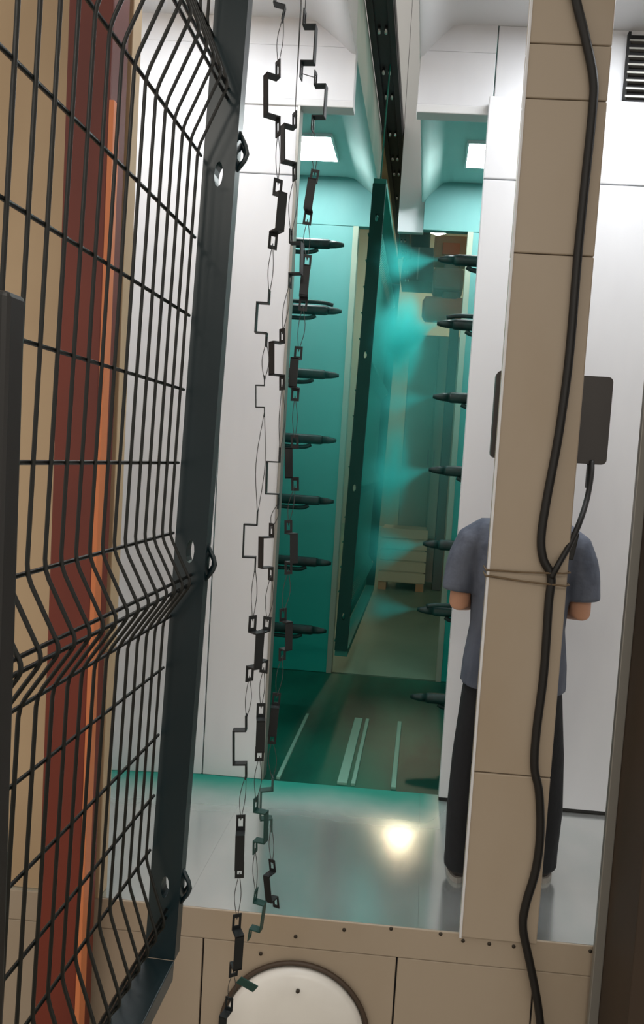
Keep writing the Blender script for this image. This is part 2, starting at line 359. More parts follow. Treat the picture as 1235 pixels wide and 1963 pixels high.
# ------------------------------------------------------------------ welded mesh fence panels
def plate_hole(bm, x0, x1, y0, y1, z0, z1, hx, hz, rx, rz, n=16):
    """box with an oval hole running along y"""
    ang = [2*PI*i/n for i in range(n)]
    def rect(a):
        c, s = math.cos(a), math.sin(a)
        w2, h2 = (x1-x0)/2, (z1-z0)/2
        k = min(w2/abs(c) if abs(c) > 1e-6 else 9e9, h2/abs(s) if abs(s) > 1e-6 else 9e9)
        return ((x0+x1)/2+c*k, (z0+z1)/2+s*k)
    # use corner-aligned sampling so that the outline stays rectangular
    ca = math.atan2((z1-z0), (x1-x0))
    ang = sorted([ca, PI-ca, PI+ca, 2*PI-ca]+[2*PI*i/12 for i in range(12)])
    n = len(ang)
    R = [rect(a) for a in ang]; H = [(hx+rx*math.cos(a), hz+rz*math.sin(a)) for a in ang]
    V = {}
    for k, y in ((0, y0), (1, y1)):
        V['r', k] = [bm.verts.new((x, y, z)) for x, z in R]; V['h', k] = [bm.verts.new((x, y, z)) for x, z in H]
    for i in range(n):
        j = (i+1) % n
        bm.faces.new((V['r', 0][i], V['r', 0][j], V['h', 0][j], V['h', 0][i]))
        bm.faces.new((V['r', 1][j], V['r', 1][i], V['h', 1][i], V['h', 1][j]))
        bm.faces.new((V['h', 0][i], V['h', 0][j], V['h', 1][j], V['h', 1][i]))
        bm.faces.new((V['r', 0][j], V['r', 0][i], V['r', 1][i], V['r', 1][j]))
def fence_panel(loc, tilt, length, direction, zbot, ztop, folds, rows, holes, wirem, postm, railm, label, fold_d=.045, pitch=.0415, r=.003, pw=.062, pd=.03, bumps=(), far_post=True, yaw=0):
    """Empty at the post foot; panel runs along +-y (direction) from the post. heights are local z."""
    e = empty('fence_panel', loc, (0, tilt, yaw)); tag(e, label, 'fence panel', 'welded mesh fence panels on the conveyor')
    def prof():
        pts = [(0, zbot+.01)]
        for s, a, t in sorted(folds): pts += [(0, s), (fold_d, a-.006), (fold_d, a+.006), (0, t)]
        return pts+[(0, ztop)]
    P = []
    raw = [Vector((x, 0, z)) for x, z in sorted(prof(), key=lambda q: q[1])]
    for i, p in enumerate(raw):          # round the bends
        if 0 < i < len(raw)-1:
            a, b = raw[i-1], raw[i+1]
            d = min(.014, (p-a).length*.45, (b-p).length*.45)
            P += [p+(a-p).normalized()*d, p+((a-p).normalized()+(b-p).normalized())*d*.25, p+(b-p).normalized()*d]
        else: P.append(p)
    me = None; n = int(length/pitch)
    for i in range(n):
        y = direction*(pitch*.8+i*pitch)
        if me is None:
            o = obj('wire', T(P, r, 6), wirem, e, True); me = o.data
        else:
            o = link(me, 'wire', None, e)
        o.location = (0, y, 0)
    def xoff(z):
        for s, a, t in folds:
            if s <= z <= t: return fold_d*(1-abs(z-a)/max(a-s, t-a))
        return 0
    me = None
    for z in rows:
        if me is None:
            o = obj('cross_wire', T([(-r*1.6, 0, 0), (-r*1.6, direction*length, 0)], r*1.05, 6), wirem, e, True); me = o.data
        else: o = link(me, 'cross_wire', None, e)
        o.location = (max(0, xoff(z)), 0, z)
    for k, yy in enumerate([0, direction*length] if far_post else [0]):
        bm = bmesh.new(); ya, yb = (yy, yy+pd) if (direction < 0) == (k == 0) else (yy-pd, yy)
        if direction > 0 and k == 0: ya, yb = yy-pd, yy
        z = zbot
        for hz in sorted(holes):
            box(bm, 0, pw, ya, yb, z, hz-.05); plate_hole(bm, 0, pw, ya, yb, hz-.05, hz+.05, pw*.5, hz, pw*.13, .023); z = hz+.05
        box(bm, 0, pw, ya, yb, z, ztop)
        bmesh.ops.remove_doubles(bm, verts=bm.verts, dist=1e-5)
        po = obj('post', bm, postm, e)
        if bumps:
            for a in bumps:
                q = [(pw-.002, (ya+yb)/2, a-.032), (pw+.012, (ya+yb)/2, a-.012), (pw+.016, (ya+yb)/2, a), (pw+.012, (ya+yb)/2, a+.014), (pw-.002, (ya+yb)/2, a+.038)]
                obj('loop', T(q, r*1.5, 6), postm, po, True)
                q = [(pw-.002, yb, a-.022), (pw+.008, yb, a-.004), (pw+.008, yb, a+.006), (pw-.002, yb, a+.024)]
                obj('loop', T(q, r*1.3, 6), postm, po, True)
    y0, y1 = sorted((0, direction*length))
    obj('bottom_rail', B(0, pw, y0, y1, zbot-.042, zbot, bev=.002), railm, e)
    obj('top_rail', B(0, pw, y0, y1, ztop, ztop+.04, bev=.002), railm, e)
    for yy in (direction*.02, direction*(length-.02)):
        obj('hanger_rod', T([(pw/2, yy, ztop+.02), (pw/2+math.tan(-tilt)*0, yy, (BZ-.02-loc[2])/math.cos(tilt))], .006 if bumps else .005, 6), wirem, e, True)
    return e
Z0 = 1.30
zr = [3.40, 3.26, 3.12, 3.03, 3.012, 2.905, 2.755, 2.61, 2.47, 2.33, 2.194, 2.115, 2.097, 2.03, 1.927, 1.791, 1.667, 1.554, 1.435, 1.418]
hz1 = [atY(x, y, 1.385).z-Z0 for x, y in ((315, 1700), (365, 1056), (418, 332))]
bz1 = [atY(x, y, 1.40).z-Z0 for x, y in ((350, 1700), (405, 1080), (462, 292))]
fence_panel((-.497, 1.385, Z0), math.radians(1.6), 2.0, -1, .03, 2.30,
            [(1.554-Z0, 1.427-Z0+.003, 1.32-Z0+.0)][0:0]+[(1.36-Z0, 1.427-Z0, 1.554-Z0), (2.03-Z0, 2.106-Z0, 2.194-Z0), (2.905-Z0, 3.021-Z0, 3.12-Z0)],
            [z-Z0 for z in zr], hz1, 'wire', 'frame', 'frame',
            'dark green welded mesh fence panel with slotted post, close at the left', bumps=bz1)
p0 = atY(653, 1245, 4.45); p1 = atY(727, 355, 4.45)
H2 = p1.z-p0.z
hz2 = [atY(x, y, 4.45).z-p0.z for x, y in ((722, 420), (700, 680), (678, 935), (657, 1180))]
rows2 = [.05+i*.155 for i in range(int(H2/.155))]
fence_panel((p0.x-.035, 4.45, p0.z), math.atan2(p1.x-p0.x, H2), 2.4, 1, .0, H2,
            [(h-.08, h, h+.08) for h in hz2], rows2, hz2, 'teal_panel', 'teal_post', 'teal_panel',
            'teal powder coated fence panel hanging edge-on inside the booth', fold_d=.05, pitch=.05, r=.004, pw=.078)

# ------------------------------------------------------------------ hanging bracket strings
def bracket_mesh(m):
    """hat shaped strip: flange with slot, step, body, step, flange. local z up, body stands out along +y"""
    wd, th, fl, bl, of = .013, .0016, .040, .088, .034
    bm = bmesh.new()
    L = bl/2+fl
    def strip(x0, x1, z0, z1, y): box(bm, x0, x1, y-th, y+th, z0, z1)
    for s in (1, -1):
        a, b = bl/2, L
        strip(-wd, -wd+.0065, min(s*a, s*b), max(s*a, s*b), 0); strip(wd-.0065, wd, min(s*a, s*b), max(s*a, s*b), 0)
        for q0, q1 in ((a, a+.009), (b-.009, b)): strip(-wd+.0065, wd-.0065, min(s*q0, s*q1), max(s*q0, s*q1), 0)
        box(bm, -wd, wd, -th, of+th, s*bl/2-th*1.2, s*bl/2+th*1.2)
    strip(-wd, wd, -bl/2, bl/2, of)
    bmesh.ops.remove_doubles(bm, verts=bm.verts, dist=1e-5)
    me = bpy.data.meshes.new('bracket'); bm.to_mesh(me); bm.free(); me.materials.append(M[m]); return me
BM, BG = bracket_mesh('bracket'), bracket_mesh('bracket_green') if 'bracket_green' in M else bracket_mesh('bracketg')
# (top x, y, bottom x, y, turn) in three strings; turn 0 = body towards the viewer, 90 = to the right, -90 = to the left
S = {
 'left': (2.02, [(566, -70, 541, 40, -85), (533, 116, 533, 262, -52), (534, 343, 522, 478, 38), (517, 556, 510, 665, -88), (507, 720, 507, 800, -80), (494, 978, 489, 1096, -80), (485, 1180, 478, 1306, 50), (472, 1370, 472, 1492, -84), (462, 1562, 459, 1683, 12), (455, 1752, 447, 1872, 30), (440, 1912, 434, 2010, -15)]),
 'middle': (2.08, [(565, 215, 565, 346, -55), (558, 440, 556, 552, 82), (541, 630, 541, 748, -46), (537, 858, 533, 975, -86), (521, 1003, 519, 1113, -48), (513, 1182, 505, 1290, -18), (501, 1348, 497, 1459, 14), (491, 1528, 489, 1635, 75), (492, 1704, 478, 1800, 80)]),
 'right': (2.15, [(585, 20, 577, 152, 86), (606, 138, 599, 252, 84), (605, 325, 588, 431, 4), (590, 488, 580, 596, 8), (573, 664, 565, 769, -6), (565, 834, 566, 941, -22), (553, 997, 553, 1101, 40), (543, 1166, 541, 1266, 46), (531, 1328, 521, 1426, 8), (523, 1488, 520, 1592, -70), (521, 1648, 530, 1740, -28)]),
}
ORD = ['first', 'second', 'third', 'fourth', 'fifth', 'sixth', 'seventh', 'eighth', 'ninth', 'tenth', 'eleventh']
def look(t):
    a = abs(t)
    s = 'right' if t > 0 else 'left'
    if a < 30: return 'facing the viewer'
    if a < 65: return 'half turned to the '+s
    return 'seen edge-on bulging '+s
hang = {}
for k, (Y, items) in S.items():
    prev = None
    for i, (x0, y0, x1, y1, t) in enumerate(items):
        a, b = atY(x0, y0, Y), atY(x1, y1, Y)
        up = (a-b); ln = up.length; up.normalize()
        fwd = Vector((math.sin(math.radians(t)), -math.cos(math.radians(t)), 0)); fwd = (fwd-up*fwd.dot(up)).normalized()
        right = fwd.cross(up)
        o = bpy.data.objects.new('bracket', BG if (k, i) in (('middle', 8), ('right', 9), ('middle', 7)) else BM); COL.objects.link(o)
        sc = ln/.168
        o.matrix_world = Matrix.Translation((a+b)/2) @ Matrix((right*min(sc, 1.0), fwd*min(sc, 1.05), up*sc)).transposed().to_4x4()
        tag(o, '%s bent metal bracket %s, %s from top of the %s string' % ('dark green' if o.data == BG else 'black', look(t), ORD[i], k), 'bracket', 'brackets strung up for coating')
        top = a-up*.016; bot = b+up*.016
        if prev is None: start = Vector((top.x, Y, BZ-.35)); 
        else: start = prev
        e = empty('wire_loop', start); tag(e, 'thin bare wire hanging the %s bracket of the %s string' % (ORD[i], k), 'wire', 'thin wires of the bracket strings')
        for s in (-1, 1):
            mid = (start+top)/2; dist = (start-top).length
            bow = min(.011, dist*.12)*random.uniform(.5, 1.2)*(1 if prev is not None else .2)
            ob = obj('strand', T(spline([start, mid+Vector((s*bow, random.uniform(-.004, .004), 0)), top], 5), .0011, 5), 'thread', e, True)
            ob.matrix_parent_inverse = Matrix.Translation(-start)
        prev = bot
    hang[k] = Y
# carrier bar that the strings hang from, above the frame
cb = empty('carrier_bar', (-.44, 2.08, BZ-.34)); tag(cb, 'dark steel carrier bar of the bracket strings under the conveyor', 'hanger')
o = obj('bar', B(-.62, -.27, 2.0, 2.17, BZ-.36, BZ-.34), 'rail', cb); ch(o, cb)
o = obj('hook', T([(-.40, 2.08, BZ-.35), (-.40, 2.08, BZ-.02)], .008, 8), 'rail', cb); ch(o, cb)
# small green clip at the lower end of the strings
p = atY(474, 1887, 2.02)
c = obj('clip', B(-.03, .03, -.002, .002, -.014, .014, bev=.001), 'bracketg'); c.location = p; c.rotation_euler = (.3, math.radians(32), .2)
tag(c, 'small green metal clip dangling in front of the round cover', 'clip')

# ------------------------------------------------------------------ round cover on the fascia
cc = atY(564, 1977, YF)
rc_ = .262
cov = empty('round_cover', (cc.x, YF, cc.z)); tag(cov, 'white round dished cover with dark rim on the platform front', 'cover')
obj('disc', lathe(bmesh.new(), [(rc_-.012, .0), (rc_-.012, -.03), (rc_-.03, -.045), (rc_-.09, -.058), (.10, -.068), (.02, -.07)], 64, 'Y'), 'cover', cov, True)
rg = bmesh.new(); pts = [((rc_)*math.cos(2*PI*i/64), -.012, rc_*math.sin(2*PI*i/64)) for i in range(64)]
tube(rg, pts+[pts[0]], .008, 8, False); obj('rim', rg, 'ring', cov, True)
obj('latch', lathe(bmesh.new(), [(.007, -.055), (.007, -.061), (.003, -.064)], 10, 'Y', (.012, 0, .195)), 'screw', cov)

# ------------------------------------------------------------------ beige column, cable and display
kx0, kx1 = .233, .493
kc = empty('clad_column', (.36, YF, ZP)); tag(kc, 'tall beige sheet-clad column standing on the platform edge', 'column')
zj_ = [ZP]+sorted([atY(940, 1475, YF).z, atY(1000, 490, YF).z, atY(1020, 197, YF).z, atY(1030, 93, YF).z])+[ZC]
for a, b in zip(zj_, zj_[1:]):
    ch(obj('cladding', B(kx0, kx1, YF-.03, YF+.05, a+.0015, b-.0015, bev=.004), 'beige', kc), kc)
ch(obj('edge_highlight', B(kx0-.004, kx0+.004, YF-.034, YF-.02, ZP, ZC, bev=.001), 'white', kc), kc)  # white strip paints the highlight along the column's left edge
yk = YF-.045
cable = [(1098, -60), (1105, 0), (1122, 70), (1138, 150), (1136, 215), (1122, 350), (1108, 490), (1092, 680), (1072, 830), (1048, 960), (1038, 1030), (1042, 1072), (1057, 1105), (1052, 1160), (1043, 1290), (1029, 1400), (1025, 1470), (1034, 1520), (1036, 1600), (1027, 1670), (1008, 1735), (1003, 1780), (1016, 1845), (1028, 1905), (1036, 1963), (1040, 2050)]
pts = [atY(x, y, yk) for x, y in cable]; pts.append(Vector((pts[-1].x, yk, .02)))
pts = [Vector((pts[0].x, yk, ZC))]+pts
cb_ = tag(obj('power_cable', T(spline(pts, 6), .0145, 10), 'rubber', None, True), 'thick black cable running down the beige column to the floor', 'cable')
br = [(1057, 1108), (1072, 1080), (1092, 1045), (1112, 1000), (1126, 955), (1134, 910), (1135, 885)]
ys = [yk-.01, yk-.012, yk+.02, yk+.06, yk+.12, yk+.16, yk+.19]
tag(obj('display_cable', T(spline([atY(x, y, Y) for (x, y), Y in zip(br, ys)], 6), [.010]*37, 8), 'rubber', None, True), 'black cable branch rising from the tie to the dark display box', 'cable')
tw = empty('twine_tie', atY(935, 1095, YF)); tag(tw, 'thin brown twine wrapped round column and cable', 'twine')
for (a, b) in (((932, 1092), (1078, 1098)), ((930, 1103), (1082, 1122))):
    A, Bp = atY(*a, YF-.034), atY(*b, YF-.05)
    o = obj('turn', T([Vector((kx0-.008, YF+.056, A.z)), Vector((kx0-.008, YF-.036, A.z)), (A+Bp)/2+Vector((0, 0, -.004)), Vector((Bp.x, YF-.064, Bp.z)), Vector((kx1+.006, YF-.036, Bp.z)), Vector((kx1+.006, YF+.056, Bp.z))], .003, 6), 'twine', tw, True); ch(o, tw)
# display box behind the column
D0, D1 = atY(945, 722, 2.62), atY(1166, 892, 2.62)
dp = empty('display_box', ((D0.x+D1.x)/2, 2.62, D1.z)); tag(dp, 'flat charcoal display box mounted behind the beige column', 'display')
dz = .305; dx = .405
bm = B(-dx/2, dx/2, -.02, .03, 0, dz); bmesh.ops.bevel(bm, geom=[e for e in bm.edges if abs(e.verts[0].co.y-e.verts[1].co.y) > .03], offset=.018, segments=4, profile=.5, affect='EDGES')
o = obj('housing', bm, 'screen', dp)
obj('screen', B(-dx/2+.02, dx/2-.02, .03, .034, .02, dz-.02), 'black', dp)
obj('mount', B(-.08, .03, -.13, -.02, .10, .2, bev=.005), 'gmetal', dp)
obj('plug', B(.143, .163, -.01, .02, -.085, 0, bev=.003), 'black', dp)
p = atY(1098, 1045, 2.53)
cbx = tag(obj('cable_connector', B(-.012, .012, -.012, .012, -.05, .045, bev=.003), 'black'), 'small black connector where the display cable passes the column edge', 'connector'); cbx.location = p; cbx.rotation_euler = (0, .15, 0)

# ------------------------------------------------------------------ wall vent
V0 = atY(1205, 32, YB-.03); V1 = atY(1205, 192, YB-.03)
vt = empty('wall_vent', (.8+.2, YB, V1.z)); tag(vt, 'black louvred vent high on the white wall at the right', 'vent')
vx0, vx1 = .775, 1.2; vh = ZC-.02-V1.z
ch(obj('backing', B(vx0+.01, vx1-.01, YB-.012, YB-.004, V1.z+.005, V1.z+vh-.005), 'dark', vt), vt)
for i in range(8):
    z = V1.z+.012+i*(vh-.02)/8
    ch(obj('slat', B(vx0+.006, vx1-.006, YB-.034, YB-.012, z, z+.008), 'gmetal', vt), vt)
fr = bmesh.new(); box(fr, vx0, vx0+.012, YB-.03, YB-.004, V1.z, V1.z+vh); box(fr, vx1-.012, vx1, YB-.03, YB-.004, V1.z, V1.z+vh); box(fr, vx0, vx1, YB-.03, YB-.004, V1.z-.012, V1.z+.002)
ch(obj('vent_frame', fr, 'dark', vt), vt)

# ------------------------------------------------------------------ spray guns
def spray_gun(tip, side, label, double):
    e = empty('spray_gun', tip); tag(e, label, 'spray gun', 'spray guns of the booth')
    d = -side      # side=+1: sits on the right, tip points left
    X = lambda v: v*side
    obj('nozzle', lathe(bmesh.new(), [(.010, 0), (.016, X(.02)), (.022, X(.05)), (.024, X(.085))], 14, 'X'), 'gun', e, True)
    obj('barrel', lathe(bmesh.new(), [(.024, X(.085)), (.03, X(.10)), (.031, X(.34)), (.024, X(.36)), (.02, X(.95 if side < 0 else 1.0))], 14, 'X'), 'gun', e, True)
    obj('hose', T(spline([(X(.16), 0, -.034), (X(.2), 0, -.05), (X(.3), .01, -.052), (X(.6), .01, -.04), (X(.95), 0, -.03)], 5), .013, 8), 'gun', e, True)
    if double: obj('air_tube', T(spline([(X(.05), -.03, .028), (X(.12), -.035, .04), (X(.3), -.035, .04), (X(.9), -.02, .03)], 4), .012, 8), 'gun', e, True)
    return e
gr = [(840, 497), (838, 620), (830, 760), (822, 900), (811, 1042), (800, 1168), (787, 1335)]
gl = [(660, 470), (655, 597), (650, 720), (645, 845), (640, 962), (635, 1080), (626, 1210)]
tipsR = []
for i, (x, y) in enumerate(gr):
    p = atY(x, y, 4.1); tipsR.append(p)
    spray_gun(p, 1, 'powder spray gun on the right of the booth, %s from top' % ORD[i], i in (1, 5))
tipsL = []
for i, (x, y) in enumerate(gl):
    p = atY(x, y, 4.6); tipsL.append(p)
    spray_gun(p, -1, 'powder spray gun on the left of the booth, %s from top' % ORD[i], i == 1)
for x, Y, lab in ((1.08, 4.1, 'upright gun mast outside the right booth wall'), (-1.62, 4.6, 'upright gun mast outside the left booth wall')):
    e = empty('gun_mast', (x, Y, 0)); tag(e, lab, 'mast')
    s = 1 if x > 0 else -1
    obj('mast', B(-.04, .04, -.04, .04, .02, 4.2, bev=.004), 'gmetal', e); obj('mast_base', B(-.2, .2, -.2, .2, 0, .02), 'gmetal', e)
    for p in (tipsR if x > 0 else tipsL):
        xe = p.x+(1.0 if s > 0 else -.95)
        obj('clamp', B(min(0, xe-x), max(0, xe-x), -.02, .02, p.z-.022, p.z+.022), 'gmetal', e)

# ------------------------------------------------------------------ powder clouds (real volumes)
def cloud_mat(name, dens, col, kind):
    """kind 'cone': jet along local -x from the origin, length 1, end radius 1 in y and z; 'ball': unit sphere"""
    m = bpy.data.materials.new(name); m.use_nodes = True; nt = m.node_tree; nt.nodes.clear(); N = nt.nodes.new; K = nt.links.new
    out = N('ShaderNodeOutputMaterial'); v = N('ShaderNodeVolumePrincipled')
    v.inputs['Color'].default_value = col; v.inputs['Anisotropy'].default_value = 0
    tc = N('ShaderNodeTexCoord')
    def rng(src, a, b_, c, d):
        r = N('ShaderNodeMapRange'); r.interpolation_type = 'SMOOTHSTEP'
        for i, q in enumerate((a, b_, c, d)): r.inputs[i+1].default_value = q
        K(src, r.inputs[0]); return r.outputs[0]
    def mth(op, a, b_):
        q = N('ShaderNodeMath'); q.operation = op
        for i, z in enumerate((a, b_)):
            if isinstance(z, (int, float)): q.inputs[i].default_value = z
            elif z is not None: K(z, q.inputs[i])
        return q.outputs[0]
    if kind == 'ball':
        ln = N('ShaderNodeVectorMath'); ln.operation = 'LENGTH'; K(tc.outputs['Object'], ln.inputs[0])
        d = rng(ln.outputs['Value'], 1, .05, 0, dens)
    else:
        sp = N('ShaderNodeSeparateXYZ'); K(tc.outputs['Object'], sp.inputs[0])
        t = mth('MULTIPLY', sp.outputs['X'], -1.0)
        rr = mth('SQRT', mth('ADD', mth('MULTIPLY', sp.outputs['Y'], sp.outputs['Y']), mth('MULTIPLY', sp.outputs['Z'], sp.outputs['Z'])), None)
        rad = mth('DIVIDE', rr, mth('MAXIMUM', t, .08))
        d = mth('MULTIPLY', rng(rad, 1, .15, 0, dens), rng(t, 1.0, .6, 0, 1))
        d = mth('MULTIPLY', d, rng(t, 0, .5, 1.6, 1))
    n = N('ShaderNodeTexNoise'); n.inputs['Scale'].default_value = 2.0; n.inputs['Detail'].default_value = 2
    K(tc.outputs['Object'], n.inputs['Vector'])
    d = mth('MULTIPLY', d, rng(n.outputs['Fac'], .3, .7, .45, 1.25))
    K(d, v.inputs['Density']); K(v.outputs[0], out.inputs['Volume']); return m
PC = (.16, .95, .92, 1)
jet_m = {k: cloud_mat('powder_jet_'+k, d, PC, 'cone') for k, d in (('dense', 16.0), ('medium', 7.0), ('faint', 3.5))}
for i, k in enumerate(('medium', 'dense', 'faint', 'medium', 'medium', 'faint')):
    o = obj('powder_jet', lathe(bmesh.new(), [(.05, 0), (1.02, -1.0)], 20, 'X'), jet_m[k])
    o.location = tipsR[i]; rz = [.22, .34, .2, .24, .24, .18][i]; o.scale = (.62, .20, rz)
    o.rotation_euler = (0, math.radians([8, -8, -2, -10, -12, -10][i]), math.radians(-52))
    tag(o, '%s teal powder jet from the right spray gun %s from top' % (k, ORD[i]), 'powder', 'powder jets in the booth', 'stuff')
def puff(name, px, py, Y, sc, dens, col, label, grp=None):
    bm = bmesh.new(); bmesh.ops.create_icosphere(bm, subdivisions=3, radius=1)
    o = obj(name, bm, cloud_mat(name, dens, col, 'ball')); o.location = atY(px, py, Y); o.scale = sc
    tag(o, label, 'powder', grp, 'stuff')
puff('powder_cloud', 772, 650, 4.88, (.17, .36, .40), 9.0, PC, 'bright teal powder cloud beside the middle of the hanging panel', 'powder clouds in the booth')
puff('powder_cloud', 752, 900, 4.88, (.15, .36, .45), 5.0, PC, 'dim teal powder cloud below the bright one by the hanging panel', 'powder clouds in the booth')
puff('powder_haze', 745, 800, 4.76, (.95, .57, 1.48), 0.8, (.22, .92, .86, 1), 'thin pale teal powder haze filling the booth')

# ------------------------------------------------------------------ things in the hall beyond the booth
HY = 9.9; ZH = ZP-.01
def hall_box(px0, py0, px1, py1, Y): a = atY(px0, py0, Y); b_ = atY(px1, py1, Y); return a.x, b_.x, b_.z, a.z
x0, x1, z0, z1 = hall_box(787, 640, 872, 1010, HY); z1 -= ZH
e = empty('tall_cabinet', ((x0+x1)/2, HY, ZH)); tag(e, 'tall pale cabinet with two doors in the hall beyond the booth', 'cabinet')
wd = (x1-x0)/2
obj('body', B(-wd, wd, .02, .6, .6, z1, bev=.01), 'hallwall', e)
obj('plinth', B(-wd+.02, wd-.02, .06, .56, 0, .6), 'conc', e)
for sx in (-1, 1):
    d = obj('door', B(min(0, sx*wd)+.008, max(0, sx*wd)-.008, 0, .02, .63, z1-.03, bev=.004), 'hallwall', e)
    obj('handle', B(sx*.04-.01, sx*.04+.01, -.02, 0, 1.6, 1.8), 'gmetal', d)
x0, x1, z0, z1 = hall_box(772, 470, 832, 540, HY+.3)
e = empty('fume_hood', ((x0+x1)/2, HY+.3, z0)); tag(e, 'dark grey fume hood high above the cabinet in the hall', 'hood'); wd = (x1-x0)/2; h = z1-z0
b = bmesh.new(); va = [b.verts.new(c) for c in ((-wd, 0, 0), (wd, 0, 0), (wd, .7, 0), (-wd, .7, 0))]; vb = [b.verts.new(c) for c in ((-wd*.85, .05, h), (wd*.85, .05, h), (wd*.85, .6, h), (-wd*.85, .6, h))]
for i in range(4): b.faces.new((va[i], va[(i+1) % 4], vb[(i+1) % 4], vb[i]))
b.faces.new(va[::-1]); b.faces.new(vb); obj('canopy', b, 'rack', e); obj('seam', B(-.01, .01, -.012, 0, .02, h-.02), 'gmetal', e)
obj('duct', lathe(bmesh.new(), [(.14, h), (.14, 8.9-z0)], 16, 'Z', (0, .33, 0)), 'rack', e, True)
x0, x1, z0, z1 = hall_box(836, 446, 884, 612, HY-.7); z0 -= ZH; z1 -= ZH
e = empty('lifting_machine', ((x0+x1)/2, HY-.7, ZH)); tag(e, 'brown lifting machine with orange motor cover beside the cabinet in the hall', 'machine'); wd = (x1-x0)/2
obj('mast', B(wd*.35, wd*.95, .1, .4, 0, z0+.1, bev=.01), 'rack', e)
obj('gearbox', B(-wd, wd, 0, .5, z0+.35, z0+.62, bev=.04), 'conc', e); obj('motor', lathe(bmesh.new(), [(.10, -.3), (.16, -.26), (.16, .2), (.1, .24)], 20, 'X', (.0, .2, z0+.14)), 'carton3', e, True)
obj('head', B(-wd*1.05, wd*1.3, 0, .5, z1-.3, z1-.02, bev=.03), 'carton', e); obj('cover', B(-wd*.5, wd*.6, -.03, 0, z1-.26, z1-.12, bev=.005), 'carton3', e)
obj('neck', B(-wd*.3, wd*.7, .1, .4, z0+.1, z1-.2, bev=.02), 'conc', e)
x0, x1, z0, z1 = hall_box(738, 1010, 822, 1112, HY-.8); z1 -= ZH
e = empty('crate', ((x0+x1)/2-.05, HY-.8, ZH)); tag(e, 'pale wooden crate standing low in the hall beyond the booth', 'crate'); wd = (x1-x0)/2
obj('body', B(-wd+.02, wd-.02, .02, .6, .1, z1-.02), 'carton2', e)
nb = 5; hh = (z1-.1)/nb
for i in range(nb): obj('slat', B(-wd, wd, 0, .02, .1+i*hh+.01, .1+(i+1)*hh-.01, bev=.004), 'carton2', e)
for sx in (-1, 1): obj('runner', B(sx*wd*.8-.05, sx*wd*.8+.05, .02, .6, 0, .1), 'carton', e)

# ------------------------------------------------------------------ person
def ell_loft(bm, secs, n=16):
    """secs: (centre, rx, ry, tilt-axis dir or None) rings perpendicular to the path"""
    rings = []
    C = [Vector(s[0]) for s in secs]
    for i, s in enumerate(secs):
        a = C[i]-C[i-1] if i else C[1]-C[0]; b = C[i+1]-C[i] if i < len(C)-1 else a
        t = (a.normalized()+b.normalized()).normalized()
        if i == 0:
            u = Vector((1, 0, 0)) if abs(t.x) < .8 else Vector((0, 0, 1))
        u = (u-t*u.dot(t)).normalized(); v = t.cross(u)
        rings.append([bm.verts.new(C[i]+u*s[1]*math.cos(2*PI*j/n)+v*s[2]*math.sin(2*PI*j/n)) for j in range(n)])
    for A, Bq in zip(rings, rings[1:]):
        for j in range(n): bm.faces.new((A[j], A[(j+1) % n], Bq[(j+1) % n], Bq[j]))
    bm.faces.new(rings[0][::-1]); bm.faces.new(rings[-1]); return bm
def ball(bm, c, r):
    v = bmesh.ops.create_icosphere(bm, subdivisions=3, radius=1)['verts']
    bmesh.ops.scale(bm, vec=r, verts=v); bmesh.ops.translate(bm, vec=c, verts=v)
def fuse(o, vox, it=6):
    m = o.modifiers.new('fuse', 'REMESH'); m.mode = 'VOXEL'; m.voxel_size = vox; m.use_smooth_shade = True
    s = o.modifiers.new('soft', 'SMOOTH'); s.factor = .5; s.iterations = it
pr_ = empty('person', (.405, 2.86, ZP), (0, 0, math.radians(-3))); tag(pr_, 'person in grey T-shirt and black trousers standing behind the beige column, back turned', 'person')
b = bmesh.new()
SX = {-1: (-.155, -.05), 1: (.165, .02)}     # feet
for s in (-1, 1):
    fx, fy = SX[s]
    ell_loft(b, [((fx, fy-.03, .05), .036, .05), ((fx, fy-.02, .10), .036, .042), ((fx*.98, fy-.035, .3), .054, .058), ((fx*.92, fy, .47), .056, .06), ((s*.105, 0, .7), .078, .085), ((s*.085, 0, .9), .095, .1)])
    ell_loft(b, [((s*.14, .0, 1.345), .042, .042), ((s*.185, -.015, 1.315), .046, .048), ((s*.225, -.03, 1.2), .046, .05), ((s*.232, -.03, 1.08), .041, .044), ((s*.205, .06, 1.07), .04, .042), ((s*.15, .17, 1.11), .034, .036), ((s*.11, .245, 1.14), .026, .022)])
    # palm and five fingers closing on the tablet
    ell_loft(b, [((s*.112, .24, 1.14), .024, .020), ((s*.10, .285, 1.155), .034, .016), ((s*.092, .325, 1.165), .036, .014), ((s*.09, .34, 1.167), .03, .012)])
    for q, (dz_, L1) in enumerate(((.028, .075), (.010, .085), (-.009, .08), (-.027, .062))):
        bs = Vector((s*.092, .332, 1.165+dz_))
        ell_loft(b, [(bs, .0092, .0092), (bs+Vector((-s*.004, L1*.42, .002)), .0088, .0088), (bs+Vector((-s*.022, L1*.62, .002)), .0082, .0082), (bs+Vector((-s*.044, L1*.58, .0)), .0072, .0072)], 8)
    th = Vector((s*.085, .275, 1.18))
    ell_loft(b, [(th, .012, .012), (th+Vector((-s*.022, .025, .012)), .0105, .0105), (th+Vector((-s*.045, .045, .012)), .009, .009)], 8)
ell_loft(b, [((0, 0, .84), .15, .10), ((0, 0, .93), .165, .115), ((0, .0, 1.06), .145, .105), ((0, -.015, 1.22), .165, .115), ((0, -.02, 1.34), .165, .095), ((0, -.005, 1.405), .10, .07), ((0, .015, 1.45), .055, .058), ((0, .04, 1.52), .05, .055)], 20)
ball(b, (0, .065, 1.575), (.074, .094, .108)); ball(b, (0, .10, 1.525), (.055, .065, .06))
